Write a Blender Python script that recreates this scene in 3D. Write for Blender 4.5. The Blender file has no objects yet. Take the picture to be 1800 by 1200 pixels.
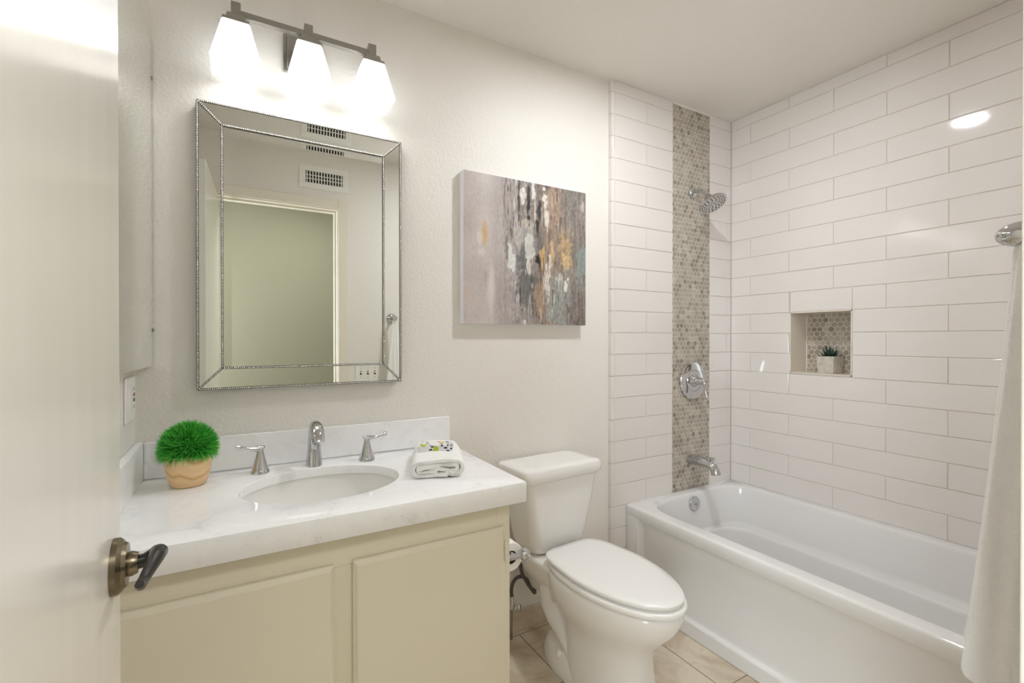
import bpy, math, random
import numpy as np
from mathutils import Vector, Matrix

random.seed(7)
rng = np.random.RandomState(11)
C = bpy.context.scene.collection
sc = bpy.context.scene
PI = math.pi

# ------------------------------------------------------------------ camera
cam_d = bpy.data.cameras.new('camera')
cam = bpy.data.objects.new('camera', cam_d)
C.objects.link(cam)
cam.location = (0.2582, -1.70, 1.2249)
cam.rotation_euler = (math.radians(90 - 0.278), 0, math.radians(-30.06))
cam_d.sensor_width = 36.0
cam_d.lens = 827.4 / 1800 * 36
cam_d.clip_start = 0.02
sc.camera = cam

# ------------------------------------------------------------------ world, lights, exposure
w = bpy.data.worlds.new('world')
sc.world = w
w.use_nodes = True
w.node_tree.nodes['Background'].inputs[0].default_value = (0.9, 0.95, 1.0, 1)
w.node_tree.nodes['Background'].inputs[1].default_value = 0.3
sc.view_settings.view_transform = 'Standard'
sc.view_settings.look = 'None'
sc.view_settings.exposure = 0.82
sc.view_settings.gamma = 1.0
sc.view_settings.use_curve_mapping = False
sc.cycles.max_bounces = 14
sc.cycles.diffuse_bounces = 8
sc.cycles.glossy_bounces = 6

SHADE_E = 1.1      # glow of the three glass shades
BULB_E = 6.5       # the bulbs inside them
CAN_E = 190.0       # glow of the recessed can lens

def area(name, loc, size, power, col, rot=(0, 0, 0), size_y=None, spread=PI):
    d = bpy.data.lights.new(name, 'AREA')
    d.shape = 'RECTANGLE' if size_y else 'DISK'
    d.size = size
    if size_y:
        d.size_y = size_y
    d.energy = power
    d.color = col
    d.spread = spread
    o = bpy.data.objects.new(name, d)
    C.objects.link(o)
    o.location = loc
    o.rotation_euler = rot
    return o

# added fill light below the hallway ceiling, without any fixture
area('hall_overhead_fill', (0.75, -2.1, 2.41), 0.5, 10, (0.97, 0.99, 1.0))
area('hall_side_fill', (-0.68, -2.45, 1.35), 0.8, 34, (0.88, 0.95, 1.0), (PI / 2, 0, -PI / 2), 1.3)  # added cool fill through the doorway onto tub and vanity, no window there

# ------------------------------------------------------------------ colour / material helpers
def lin(c):
    c = c / 255.0
    return c / 12.92 if c <= 0.04045 else ((c + 0.055) / 1.055) ** 2.4
def rgb(r, g, b):
    return (lin(r), lin(g), lin(b), 1.0)

class N:
    """small node helper"""
    def __init__(s, name):
        s.m = bpy.data.materials.new(name)
        s.m.use_nodes = True
        s.t = s.m.node_tree
        s.p = s.t.nodes['Principled BSDF']
    def n(s, typ, **kw):
        nd = s.t.nodes.new(typ)
        for k, v in kw.items():
            setattr(nd, k, v)
        return nd
    def l(s, a, b):
        s.t.links.new(a, b)
    def set(s, **kw):
        for k, v in kw.items():
            s.p.inputs[k.replace('_', ' ')].default_value = v
        return s
    def coord(s, scale=(1, 1, 1), loc=(0, 0, 0), kind='Object'):
        tc = s.n('ShaderNodeTexCoord')
        mp = s.n('ShaderNodeMapping')
        mp.inputs['Scale'].default_value = scale
        mp.inputs['Location'].default_value = loc
        s.l(tc.outputs[kind], mp.inputs[0])
        return mp.outputs[0]
    def noise(s, co, scale, detail=3, rough=0.5, dist=0.0):
        nz = s.n('ShaderNodeTexNoise')
        nz.inputs['Scale'].default_value = scale
        nz.inputs['Detail'].default_value = detail
        nz.inputs['Roughness'].default_value = rough
        nz.inputs['Distortion'].default_value = dist
        s.l(co, nz.inputs['Vector'])
        return nz.outputs['Fac']
    def ramp(s, fac, stops):
        r = s.n('ShaderNodeValToRGB')
        el = r.color_ramp.elements
        while len(el) < len(stops):
            el.new(0.5)
        for e, (p, c) in zip(el, stops):
            e.position = p
            e.color = c
        s.l(fac, r.inputs[0])
        return r.outputs[0]
    def bump(s, h, strength, dist, prev=None):
        b = s.n('ShaderNodeBump')
        b.inputs['Strength'].default_value = strength
        b.inputs['Distance'].default_value = dist
        s.l(h, b.inputs['Height'])
        if prev is not None:
            s.l(prev, b.inputs['Normal'])
        s.l(b.outputs[0], s.p.inputs['Normal'])
        return b.outputs[0]

def plain(name, col, rough=0.5, metal=0.0, **kw):
    m = N(name)
    m.set(Base_Color=col, Roughness=rough, Metallic=metal, **kw)
    return m.m

def plaster(name, col, rough, scale, strength, dist):
    m = N(name)
    m.set(Base_Color=col, Roughness=rough)
    co = m.coord()
    h1 = m.noise(co, scale, 3, 0.55, 0.4)
    r = m.ramp(h1, [(0.38, (0, 0, 0, 1)), (0.66, (1, 1, 1, 1))])
    m.bump(r, strength, dist)
    return m.m

M = {}
M['wall'] = plaster('wall_plaster', rgb(233, 229, 223), 0.42, 105, 0.22, 0.004)
M['ceil'] = plaster('ceiling_plaster', rgb(232, 228, 221), 0.85, 90, 0.12, 0.004)
M['hallwall'] = plaster('hall_plaster', rgb(116, 112, 93), 0.8, 70, 0.15, 0.003)
M['hallfloor'] = plain('hall_floor', rgb(150, 130, 105), 0.6)
M['trim'] = plain('trim_paint', rgb(232, 226, 212), 0.3)
M['tile'] = plain('white_glazed_tile', rgb(226, 221, 217), 0.06)
M['grout'] = plain('tile_grout', rgb(196, 189, 181), 0.8)
M['porcelain'] = plain('porcelain', rgb(236, 234, 231), 0.08)
M['tub'] = plain('tub_enamel', rgb(226, 225, 224), 0.07)
M['seat'] = plain('toilet_seat_plastic', rgb(238, 237, 235), 0.2)
M['chrome'] = plain('chrome', rgb(205, 205, 208), 0.06, 1.0)
M['nickel'] = plain('brushed_nickel', rgb(168, 165, 160), 0.28, 1.0)
M['mirror'] = plain('mirror_silver', rgb(244, 246, 242), 0.0, 1.0)
M['mirrortrim'] = plain('silver_beads', rgb(228, 227, 224), 0.15, 1.0)
M['beaddark'] = plain('antique_silver_channel', rgb(118, 115, 110), 0.35, 1.0)
M['dark'] = plain('dark_gap', rgb(30, 28, 26), 0.7)
M['rubber'] = plain('grey_braid', rgb(84, 80, 76), 0.45)
M['plastic'] = plain('white_plastic', rgb(238, 236, 232), 0.3)
M['black'] = plain('black_plastic', rgb(25, 25, 25), 0.4)
M['red'] = plain('red_button', rgb(150, 60, 50), 0.4)
M['bronze'] = plain('aged_bronze', rgb(62, 60, 60), 0.26, 0.85)
M['rosette'] = plain('antique_brass', rgb(122, 112, 92), 0.3, 1.0)
M['paper'] = plain('tissue_paper', rgb(244, 243, 240), 0.9)
M['card'] = plain('cardboard', rgb(92, 78, 66), 0.9)
M['soil'] = plain('soil', rgb(60, 48, 38), 0.95)

# painted door: glossy enamel with soft vertical brush waviness
m = N('door_enamel'); m.set(Base_Color=rgb(226, 222, 214), Roughness=0.2)
co = m.coord((7, 7, 1.4)); m.bump(m.noise(co, 1.3, 2), 0.10, 0.01); M['door'] = m.m

m = N('cabinet_paint'); m.set(Base_Color=rgb(226, 219, 199), Roughness=0.38)
co = m.coord(); m.bump(m.noise(co, 160, 2), 0.06, 0.001); M['cabinet'] = m.m

# quartz worktop, white with faint grey flecks and veins
m = N('white_quartz'); m.set(Roughness=0.12)
co = m.coord()
a = m.ramp(m.noise(co, 9, 6, 0.65, 1.2), [(0.30, rgb(226, 227, 228)), (0.42, rgb(242, 242, 243)), (0.60, rgb(246, 246, 247)), (0.78, rgb(234, 234, 236))])
v = m.ramp(m.noise(co, 26, 4, 0.7, 2.0), [(0.27, rgb(196, 198, 201)), (0.34, (1, 1, 1, 1))])
mx = m.n('ShaderNodeMixRGB', blend_type='MULTIPLY'); mx.inputs[0].default_value = 0.8
m.l(a, mx.inputs[1]); m.l(v, mx.inputs[2]); m.l(mx.outputs[0], m.p.inputs['Base Color']); M['quartz'] = m.m

# floor: beige stone tile laid in a running bond
m = N('beige_stone_floor'); m.set(Roughness=0.42)
co = m.coord((1, 1, 1), (-0.275, -0.842, 0))
bk = m.n('ShaderNodeTexBrick'); bk.offset = 0.5; bk.squash = 1.0
for k, v in (('Scale', 1.0), ('Mortar Size', 0.0022), ('Mortar Smooth', 0.2), ('Brick Width', 0.309), ('Row Height', 0.309), ('Bias', 0.0)):
    bk.inputs[k].default_value = v
m.l(co, bk.inputs['Vector'])
tc = m.coord()
st = m.ramp(m.noise(tc, 5.5, 6, 0.62, 0.8), [(0.30, rgb(176, 157, 132)), (0.47, rgb(203, 190, 170)), (0.62, rgb(218, 207, 188)), (0.8, rgb(198, 186, 166))])
m.l(st, bk.inputs['Color1']); m.l(st, bk.inputs['Color2'])
bk.inputs['Mortar'].default_value = rgb(132, 112, 90)
m.l(bk.outputs['Color'], m.p.inputs['Base Color'])
inv = m.n('ShaderNodeMath', operation='SUBTRACT'); inv.inputs[0].default_value = 1.0
m.l(bk.outputs['Fac'], inv.inputs[1]); m.bump(inv.outputs[0], 0.5, 0.002); M['floor'] = m.m

m = N('stone_baseboard'); m.set(Roughness=0.4)
m.l(m.ramp(m.noise(m.coord(), 8, 5, 0.6, 0.8), [(0.3, rgb(186, 168, 146)), (0.6, rgb(216, 203, 184))]), m.p.inputs['Base Color']); M['basetile'] = m.m

# hexagon stone mosaic: every tile has its own shade, kept in a mesh attribute
m = N('hexagon_stone'); m.set(Roughness=0.32)
at = m.n('ShaderNodeAttribute'); at.attribute_name = 'shade'
cc = m.ramp(at.outputs['Fac'], [(0.0, rgb(146, 136, 122)), (0.35, rgb(172, 163, 149)), (0.7, rgb(187, 179, 165)), (1.0, rgb(201, 193, 179))])
vv = m.ramp(m.noise(m.coord(), 90, 4, 0.6, 1.0), [(0.3, rgb(205, 205, 205)), (0.7, (1, 1, 1, 1))])
mx = m.n('ShaderNodeMixRGB', blend_type='MULTIPLY'); mx.inputs[0].default_value = 0.7
m.l(cc, mx.inputs[1]); m.l(vv, mx.inputs[2]); m.l(mx.outputs[0], m.p.inputs['Base Color']); M['hex'] = m.m
M['hexgrout'] = plain('mosaic_grout', rgb(232, 225, 214), 0.8)

# lit opal glass
m = N('opal_glass_lit'); m.set(Base_Color=rgb(250, 248, 244), Roughness=0.3)
m.p.inputs['Emission Color'].default_value = (0.91, 0.955, 1.0, 1); m.p.inputs['Emission Strength'].default_value = SHADE_E; M['opal'] = m.m
m = N('bulb_lit'); m.set(Base_Color=rgb(250, 248, 244), Roughness=0.3)
m.p.inputs['Emission Color'].default_value = (0.91, 0.955, 1.0, 1); m.p.inputs['Emission Strength'].default_value = BULB_E; M['bulb'] = m.m
m = N('can_lens_lit'); m.set(Base_Color=rgb(250, 248, 244), Roughness=0.3)
m.p.inputs['Emission Color'].default_value = (0.95, 0.975, 1.0, 1); m.p.inputs['Emission Strength'].default_value = CAN_E; M['lens'] = m.m

def terry(name, col, scale, strength, dist):
    m = N(name); m.set(Base_Color=col, Roughness=0.95)
    m.p.inputs['Sheen Weight'].default_value = 0.3
    co = m.coord()
    b = m.bump(m.noise(co, scale, 4, 0.65), strength, dist)
    m.bump(m.noise(co, scale * 0.22, 2), strength * 0.5, dist * 2, b)
    return m.m
M['terry'] = terry('white_terry', rgb(248, 248, 247), 420, 0.55, 0.003)
M['bathterry'] = terry('hanging_terry', rgb(250, 249, 248), 520, 0.8, 0.003)

# pale wood with dark wavy grain
m = N('pale_wood'); m.set(Roughness=0.4)
wv = m.n('ShaderNodeTexWave', wave_type='BANDS', bands_direction='Z')
wv.inputs['Scale'].default_value = 8; wv.inputs['Distortion'].default_value = 6; wv.inputs['Detail'].default_value = 2; wv.inputs['Detail Scale'].default_value = 0.9
m.l(m.coord((1.6, 1.6, 1)), wv.inputs['Vector'])
m.l(m.ramp(wv.outputs['Fac'], [(0.0, rgb(208, 164, 112)), (0.07, rgb(226, 188, 138)), (0.5, rgb(234, 202, 156)), (1.0, rgb(230, 194, 146))]), m.p.inputs['Base Color']); M['wood'] = m.m

# plastic grass blades
m = N('green_grass_blades'); m.set(Roughness=0.4)
at = m.n('ShaderNodeAttribute'); at.attribute_name = 'shade'
m.l(m.ramp(at.outputs['Fac'], [(0.0, rgb(38, 138, 40)), (0.5, rgb(82, 196, 70)), (1.0, rgb(150, 235, 122))]), m.p.inputs['Base Color']); M['grass'] = m.m
m = N('succulent_leaf'); m.set(Roughness=0.45, Base_Color=rgb(38, 62, 46)); M['succulent'] = m.m
m = N('pale_concrete'); m.set(Roughness=0.85)
co = m.coord()
m.l(m.ramp(m.noise(co, 45, 5, 0.7), [(0.3, rgb(176, 168, 156)), (0.55, rgb(205, 198, 187)), (0.8, rgb(215, 209, 200))]), m.p.inputs['Base Color'])
m.bump(m.noise(co, 150, 4, 0.7), 0.4, 0.002); M['concrete'] = m.m

# soap wrapper: white paper printed with lemons and dark leaves
m = N('lemon_print_wrapper'); m.set(Roughness=0.35)
co = m.coord((1, 1, 1))
vo = m.n('ShaderNodeTexVoronoi', feature='F1'); vo.inputs['Scale'].default_value = 36; m.l(co, vo.inputs['Vector'])
lem = m.ramp(vo.outputs['Distance'], [(0.36, (1, 1, 1, 1)), (0.42, (0, 0, 0, 1))])
sep = m.n('ShaderNodeSeparateColor'); m.l(vo.outputs['Color'], sep.inputs[0])
pick = m.n('ShaderNodeMath', operation='GREATER_THAN'); pick.inputs[1].default_value = 0.36; m.l(sep.outputs[0], pick.inputs[0])
pk = m.n('ShaderNodeMath', operation='MULTIPLY'); m.l(lem, pk.inputs[0]); m.l(pick.outputs[0], pk.inputs[1])
vo2 = m.n('ShaderNodeTexVoronoi', feature='F1'); vo2.inputs['Scale'].default_value = 62; m.l(m.coord((1.0, 1.0, 1.9), (0.3, 0.2, 0.1)), vo2.inputs['Vector'])
lf = m.ramp(vo2.outputs['Distance'], [(0.34, (1, 1, 1, 1)), (0.40, (0, 0, 0, 1))])
m1 = m.n('ShaderNodeMixRGB'); m1.inputs[1].default_value = rgb(236, 236, 240); m1.inputs[2].default_value = rgb(62, 64, 76); m.l(lf, m1.inputs[0])
yel = m.ramp(sep.outputs[1], [(0.3, rgb(232, 206, 60)), (0.7, rgb(190, 202, 60))])
m2 = m.n('ShaderNodeMixRGB'); m.l(m1.outputs[0], m2.inputs[1]); m.l(yel, m2.inputs[2]); m.l(pk.outputs[0], m2.inputs[0])
m.l(m2.outputs[0], m.p.inputs['Base Color']); M['soap'] = m.m

m = N('abstract_paint'); m.set(Roughness=0.45)
at = m.n('ShaderNodeAttribute'); at.attribute_name = 'paint'
gr = m.ramp(m.noise(m.coord((1, 1, 0.35)), 160, 4, 0.7), [(0.3, rgb(225, 225, 225)), (0.7, (1, 1, 1, 1))])
mx = m.n('ShaderNodeMixRGB', blend_type='MULTIPLY'); mx.inputs[0].default_value = 0.8
m.l(at.outputs['Color'], mx.inputs[1]); m.l(gr, mx.inputs[2]); m.l(mx.outputs[0], m.p.inputs['Base Color'])
m.bump(m.noise(m.coord((1, 1, 0.4)), 120, 4, 0.7), 0.3, 0.002); M['paint'] = m.m
M['canvas'] = plain('white_canvas', rgb(238, 238, 244), 0.8)

# ------------------------------------------------------------------ mesh builder
class B:
    def __init__(s, X=None):
        s.v, s.f, s.m, s.X = [], [], [], X
        s.attr = []
    def add(s, vs, fs, m=0, shade=0.0):
        o = len(s.v)
        for p in vs:
            p = Vector(p)
            if s.X is not None:
                p = s.X @ p
            s.v.append(p)
        for f in fs:
            s.f.append([i + o for i in f]); s.m.append(m); s.attr.append(shade)
    def box(s, x0, x1, y0, y1, z0, z1, m=0):
        vs = [(x, y, z) for z in (z0, z1) for y in (y0, y1) for x in (x0, x1)]
        s.add(vs, [(0, 2, 3, 1), (4, 5, 7, 6), (0, 1, 5, 4), (2, 6, 7, 3), (0, 4, 6, 2), (1, 3, 7, 5)], m)
        return s
    def loft(s, rings, cap0=True, cap1=True, m=0, closed=True, shade=0.0):
        n = len(rings[0]); vs = [p for r in rings for p in r]; fs = []
        for i in range(len(rings) - 1):
            for j in range(n if closed else n - 1):
                k = (j + 1) % n
                fs.append((i * n + j, i * n + k, (i + 1) * n + k, (i + 1) * n + j))
        if cap0: fs.append(tuple(reversed(range(n))))
        if cap1: fs.append(tuple(range((len(rings) - 1) * n, len(rings) * n)))
        s.add(vs, fs, m, shade)
        return s
    def lathe(s, prof, c=(0, 0, 0), axis=(0, 0, 1), seg=28, m=0, cap0=True, cap1=True):
        R = Vector((0, 0, 1)).rotation_difference(Vector(axis)).to_matrix()
        c = Vector(c)
        rings = [[c + R @ Vector((r * math.cos(2 * PI * j / seg), r * math.sin(2 * PI * j / seg), h)) for j in range(seg)] for r, h in prof]
        return s.loft(rings, cap0, cap1, m)
    def tube(s, path, rad, seg=14, m=0, flat=None, up=None):
        P = [Vector(p) for p in path]; n = len(P)
        if not isinstance(rad, (list, tuple)): rad = [rad] * n
        if flat is None: flat = [1.0] * n
        rings = []; prev = None
        for i in range(n):
            t = (P[min(i + 1, n - 1)] - P[max(i - 1, 0)]).normalized()
            if prev is None:
                a = Vector(up) if up else (Vector((0, 0, 1)) if abs(t.z) < 0.9 else Vector((1, 0, 0)))
            else:
                a = prev
            u = (a - t * a.dot(t)).normalized(); prev = u
            q = t.cross(u)
            rings.append([P[i] + rad[i] * (flat[i] * u * math.cos(2 * PI * j / seg) + q * math.sin(2 * PI * j / seg)) for j in range(seg)])
        return s.loft(rings, True, True, m)
    def ball(s, c, r, seg=20, rn=12, m=0):
        if not isinstance(r, (list, tuple)): r = (r, r, r)
        rings = []
        for i in range(1, rn):
            a = PI * i / rn
            rings.append([(c[0] + r[0] * math.sin(a) * math.cos(2 * PI * j / seg), c[1] + r[1] * math.sin(a) * math.sin(2 * PI * j / seg), c[2] - r[2] * math.cos(a)) for j in range(seg)])
        return s.loft(rings, True, True, m)
    def build(s, name, mats, parent=None, bevel=0.0, seg=2, smooth=40, sub=0, attr=None):
        if not isinstance(mats, (list, tuple)): mats = [mats]
        if parent is None:
            A = np.array([tuple(p) for p in s.v]); lo, hi = A.min(0), A.max(0)
            org = Vector(((lo[0] + hi[0]) / 2, (lo[1] + hi[1]) / 2, lo[2]))
        else:
            org = Vector(parent['_org'])
        me = bpy.data.meshes.new(name)
        me.from_pydata([tuple(p - org) for p in s.v], [], s.f)
        for mt in mats: me.materials.append(mt)
        me.polygons.foreach_set('material_index', s.m)
        if attr:
            at = me.attributes.new(attr, 'FLOAT', 'FACE'); at.data.foreach_set('value', s.attr)
        import bmesh
        bm = bmesh.new(); bm.from_mesh(me); bmesh.ops.recalc_face_normals(bm, faces=bm.faces); bm.to_mesh(me); bm.free()
        if smooth:
            me.shade_smooth(); me.set_sharp_from_angle(angle=math.radians(smooth))
        o = bpy.data.objects.new(name, me); C.objects.link(o)
        o['_org'] = tuple(org)
        if parent is None: o.location = org
        else: o.parent = parent
        if bevel:
            md = o.modifiers.new('bevel', 'BEVEL'); md.width = bevel; md.segments = seg; md.limit_method = 'ANGLE'; md.angle_limit = math.radians(35)
            md.harden_normals = False
        if sub:
            md = o.modifiers.new('sub', 'SUBSURF'); md.levels = sub; md.render_levels = sub
        return o

def tag(o, label=None, cat=None, group=None, kind=None):
    if label: o['label'] = label
    if cat: o['category'] = cat
    if group: o['group'] = group
    if kind: o['kind'] = kind
    return o
def thing(name, loc, label, cat, group=None):
    o = bpy.data.objects.new(name, None); C.objects.link(o); o.location = loc; o['_org'] = tuple(loc)
    o.empty_display_size = 0.05
    return tag(o, label, cat, group)
def struct(b, name, mats, **kw):
    o = b.build(name, mats, **kw); o['kind'] = 'structure'; return o
def rrect(x0, x1, y0, y1, r, z, n=6):
    r = min(r, (x1 - x0) / 2 - 1e-4, (y1 - y0) / 2 - 1e-4); out = []
    for cx, cy, a0 in ((x1 - r, y1 - r, 0), (x0 + r, y1 - r, 90), (x0 + r, y0 + r, 180), (x1 - r, y0 + r, 270)):
        for i in range(n + 1):
            a = math.radians(a0 + 90 * i / n); out.append((cx + r * math.cos(a), cy + r * math.sin(a), z))
    return out

# ================================================================== the setting
XR, YF, H, TH = 2.654, -1.59, 2.44, 0.12       # right wall, door-wall face, ceiling, wall thickness
OX0, OX1, OZ = 0.12, 0.813, 2.07               # door opening
TY = -0.026                                    # face of the tiled shower wall
PITCH, Z0 = 0.10274, 0.4335                    # tile courses

struct(B().box(-0.9, 2.87, -3.1, 0.12, -0.1, 0, 0), 'floor', M['floor'])
struct(B().box(-0.9, 2.87, -3.1, 0.12, H, H + 0.1, 0), 'ceiling', M['ceil'])
struct(B().box(-TH, XR + 0.12, 0, TH, 0, H), 'wall_back', M['wall'], smooth=0)
struct(B().box(-TH, 0, YF, 0, 0, H), 'wall_left', M['wall'], smooth=0)
b = B()
b.box(-TH, OX0, YF - TH, YF, 0, H); b.box(OX1, XR + TH, YF - TH, YF, 0, H); b.box(OX0, OX1, YF - TH, YF, OZ, H)
struct(b, 'wall_front', M['wall'], smooth=0)
b = B(); b.box(-0.8, 2.7, -3.0, -2.9, 0, H); b.box(-0.8, -0.7, -2.9, YF - TH, 0, H); b.box(2.6, 2.7, -2.9, YF - TH, 0, H)
struct(b, 'wall_hallway', M['hallwall'], smooth=0)

def clip_rects(u0, u1, v0, v1, hole):
    """a tile rectangle minus the niche opening"""
    if not hole: return [(u0, u1, v0, v1)]
    a0, a1, b0, b1 = hole
    if u1 <= a0 or u0 >= a1 or v1 <= b0 or v0 >= b1: return [(u0, u1, v0, v1)]
    out = []
    if u0 < a0: out.append((u0, a0, v0, v1))
    if u1 > a1: out.append((a1, u1, v0, v1))
    if v0 < b0: out.append((max(u0, a0), min(u1, a1), v0, b0))
    if v1 > b1: out.append((max(u0, a0), min(u1, a1), b1, v1))
    return [r for r in out if r[1] - r[0] > 0.006 and r[3] - r[2] > 0.006]

def tiles(b, P, u0, u1, v0, v1, joints, hole=None, th=0.0028, m=1):
    """running-bond glazed tiles; P(u, v, h) maps wall coordinates to the world; joints(row) gives one joint position"""
    g, e = 0.0010, 0.0022
    k = int(math.floor((v0 - Z0) / PITCH))
    while Z0 + k * PITCH < v1:
        a, c = max(v0, Z0 + k * PITCH), min(v1, Z0 + (k + 1) * PITCH)
        j0 = joints(k); L = 0.4115
        j = j0 - L * math.ceil((j0 - u0) / L)
        while j < u1:
            for (p, q, r, s) in clip_rects(max(j, u0), min(j + L, u1), a, c, hole):
                if q - p < 0.006 or s - r < 0.006: continue
                p, q, r, s = p + g, q - g, r + g, s - g
                t = [th + random.uniform(-0.0004, 0.0004) for _ in range(4)]
                cs = [(p, r), (q, r), (q, s), (p, s)]
                ins = [(p + e, r + e), (q - e, r + e), (q - e, s - e), (p + e, s - e)]
                vs = [P(x, y, 0) for x, y in cs] + [P(x, y, th - 0.0014) for x, y in cs] + [P(ins[i][0], ins[i][1], t[i]) for i in range(4)]
                fs = [(8, 9, 10, 11)]
                for i in range(4):
                    n = (i + 1) % 4
                    fs += [(i, n, 4 + n, 4 + i), (4 + i, 4 + n, 8 + n, 8 + i)]
                b.add(vs, fs, m)
            j += L
        k += 1

def hexes(b, P, u0, u1, v0, v1, p=0.0265, th=0.0014, m=1):
    """pointy-top hexagon mosaic clipped to a rectangle"""
    R = (p - 0.0026) / math.sqrt(3); row = p * math.sqrt(3) / 2
    def cut(poly, ax, val, keep_less):
        out = []
        for i in range(len(poly)):
            a, c = poly[i], poly[(i + 1) % len(poly)]
            ia = (a[ax] <= val) if keep_less else (a[ax] >= val); ic = (c[ax] <= val) if keep_less else (c[ax] >= val)
            if ia: out.append(a)
            if ia != ic:
                t = (val - a[ax]) / (c[ax] - a[ax]); out.append((a[0] + t * (c[0] - a[0]), a[1] + t * (c[1] - a[1])))
        return out
    j = 0; v = v0 + 0.006
    while v - R < v1:
        u = u0 + (0.5 * p if j % 2 else 0)
        while u - R < u1:
            poly = [(u + R * math.sin(math.radians(60 * i)), v + R * math.cos(math.radians(60 * i))) for i in range(6)]
            for ax, val, less in ((0, u0, False), (0, u1, True), (1, v0, False), (1, v1, True)):
                if poly: poly = cut(poly, ax, val, less)
            if len(poly) >= 3:
                cx = sum(q[0] for q in poly) / len(poly); cy = sum(q[1] for q in poly) / len(poly)
                n = len(poly); sh = min(1, max(0, random.gauss(0.5, 0.26)))
                t0 = th + random.uniform(-0.0002, 0.0002)
                vs = [P(x, y, 0) for x, y in poly] + [P(x, y, t0 - 0.0005) for x, y in poly] + [P(cx + (x - cx) * 0.95, cy + (y - cy) * 0.95, t0) for x, y in poly]
                fs = [tuple(range(2 * n, 3 * n))]
                for i in range(n):
                    k = (i + 1) % n
                    fs += [(i, k, n + k, n + i), (n + i, n + k, 2 * n + k, 2 * n + i)]
                b.add(vs, fs, m, sh)
            u += p
        v += row; j += 1

# long right wall: masonry around the niche, tile on the tub side, mosaic in the niche
NY0, NY1, NZ0, NZ1, ND = -0.627, -0.358, 1.060, 1.355, 0.138
EDGE = plain('niche_edge', rgb(228, 218, 205), 0.3)
b = B()
b.box(XR - 0.0032, XR + 0.2, YF - TH, NY0, 0, H); b.box(XR - 0.0032, XR + 0.2, NY1, TH, 0, H)
b.box(XR - 0.0032, XR + 0.2, NY0, NY1, 0, NZ0); b.box(XR - 0.0032, XR + 0.2, NY0, NY1, NZ1, H); b.box(XR + ND, XR + 0.2, NY0, NY1, NZ0, NZ1)
hole = (NY0 - 0.004, NY1 + 0.004, NZ0 - 0.004, NZ1 + 0.004)
tiles(b, lambda u, v, h: (XR - 0.0032 - h, u, v), -1.55, TY, Z0 + 0.002, H, lambda k: -0.141 if k % 2 == 0 else -0.348, hole, m=1)
e = 0.004
b.box(XR - 0.007, XR + ND, NY0 - e, NY0 + 0.001, NZ0 - e, NZ1 + e, 2); b.box(XR - 0.007, XR + ND, NY1 - 0.001, NY1 + e, NZ0 - e, NZ1 + e, 2)
b.box(XR - 0.007, XR + ND, NY0 - e, NY1 + e, NZ0 - e, NZ0 + 0.001, 2); b.box(XR - 0.007, XR + ND, NY0 - e, NY1 + e, NZ1 - 0.001, NZ1 + e, 2)
b.box(XR + ND - 0.003, XR + ND - 0.001, NY0, NY1, NZ0, NZ1, 3)
hexes(b, lambda u, v, h: (XR + ND - 0.003 - h, u, v), NY0 + 0.004, NY1 - 0.006, NZ0 + 0.002, NZ1 - 0.003, m=4)
struct(b, 'wall_right', [M['grout'], M['tile'], EDGE, M['hexgrout'], M['hex']], smooth=0, attr='shade')

# end wall of the shower: furred-out board, tile, mosaic strip
SX0, HX0, HX1 = 1.765, 2.1765, 2.4645
b = B(); b.box(SX0 + 0.014, XR, TY + 0.0028, 0, 0, H)
P = lambda u, v, h: (u, TY + 0.0028 - h, v)
tiles(b, P, 1.783, HX0 - 0.001, 0.02, H, lambda k: 1.992 if k % 2 == 0 else 1.783, m=1)
tiles(b, P, HX1 + 0.001, XR - 0.006, Z0, H, lambda k: 2.61 if k % 2 else 2.4655, m=1)
# bullnose edge pieces turning the outside corner
for k in range(-5, 20):
    a, c = max(0.02, Z0 + k * PITCH) + 0.001, min(H, Z0 + (k + 1) * PITCH) - 0.001
    if c <= a: continue
    prof = [(1.7815, TY + 0.006)] + [(1.7815 - 0.013 * math.sin(t), TY + 0.013 - 0.013 * math.cos(t)) for t in np.linspace(0, PI / 2, 6)] + [(1.7685, 0.0), (1.775, 0.0), (1.775, TY + 0.008)]
    b.loft([[(x, y, a) for x, y in prof], [(x, y, c) for x, y in prof]], True, True, 1)
b.box(HX0, HX1, TY + 0.001, TY + 0.006, 0.44, 2.428, 3)
b.box(HX0 - 0.0005, HX1 + 0.0005, TY, TY + 0.006, 2.428, H, 1)
hexes(b, lambda u, v, h: (u, TY + 0.001 - h, v), HX0 + 0.001, HX1 - 0.001, 0.44, 2.427, m=4)
struct(b, 'wall_shower', [M['grout'], M['tile'], EDGE, M['hexgrout'], M['hex']], smooth=0, attr='shade')

struct(B().box(0.93, 1.768, -0.012, 0, 0, 0.088), 'baseboard_back', M['basetile'], bevel=0.002)
struct(B().box(1.775, XR, YF, -1.552, 0, H), 'wall_tub_end', M['tile'], smooth=0)

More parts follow.
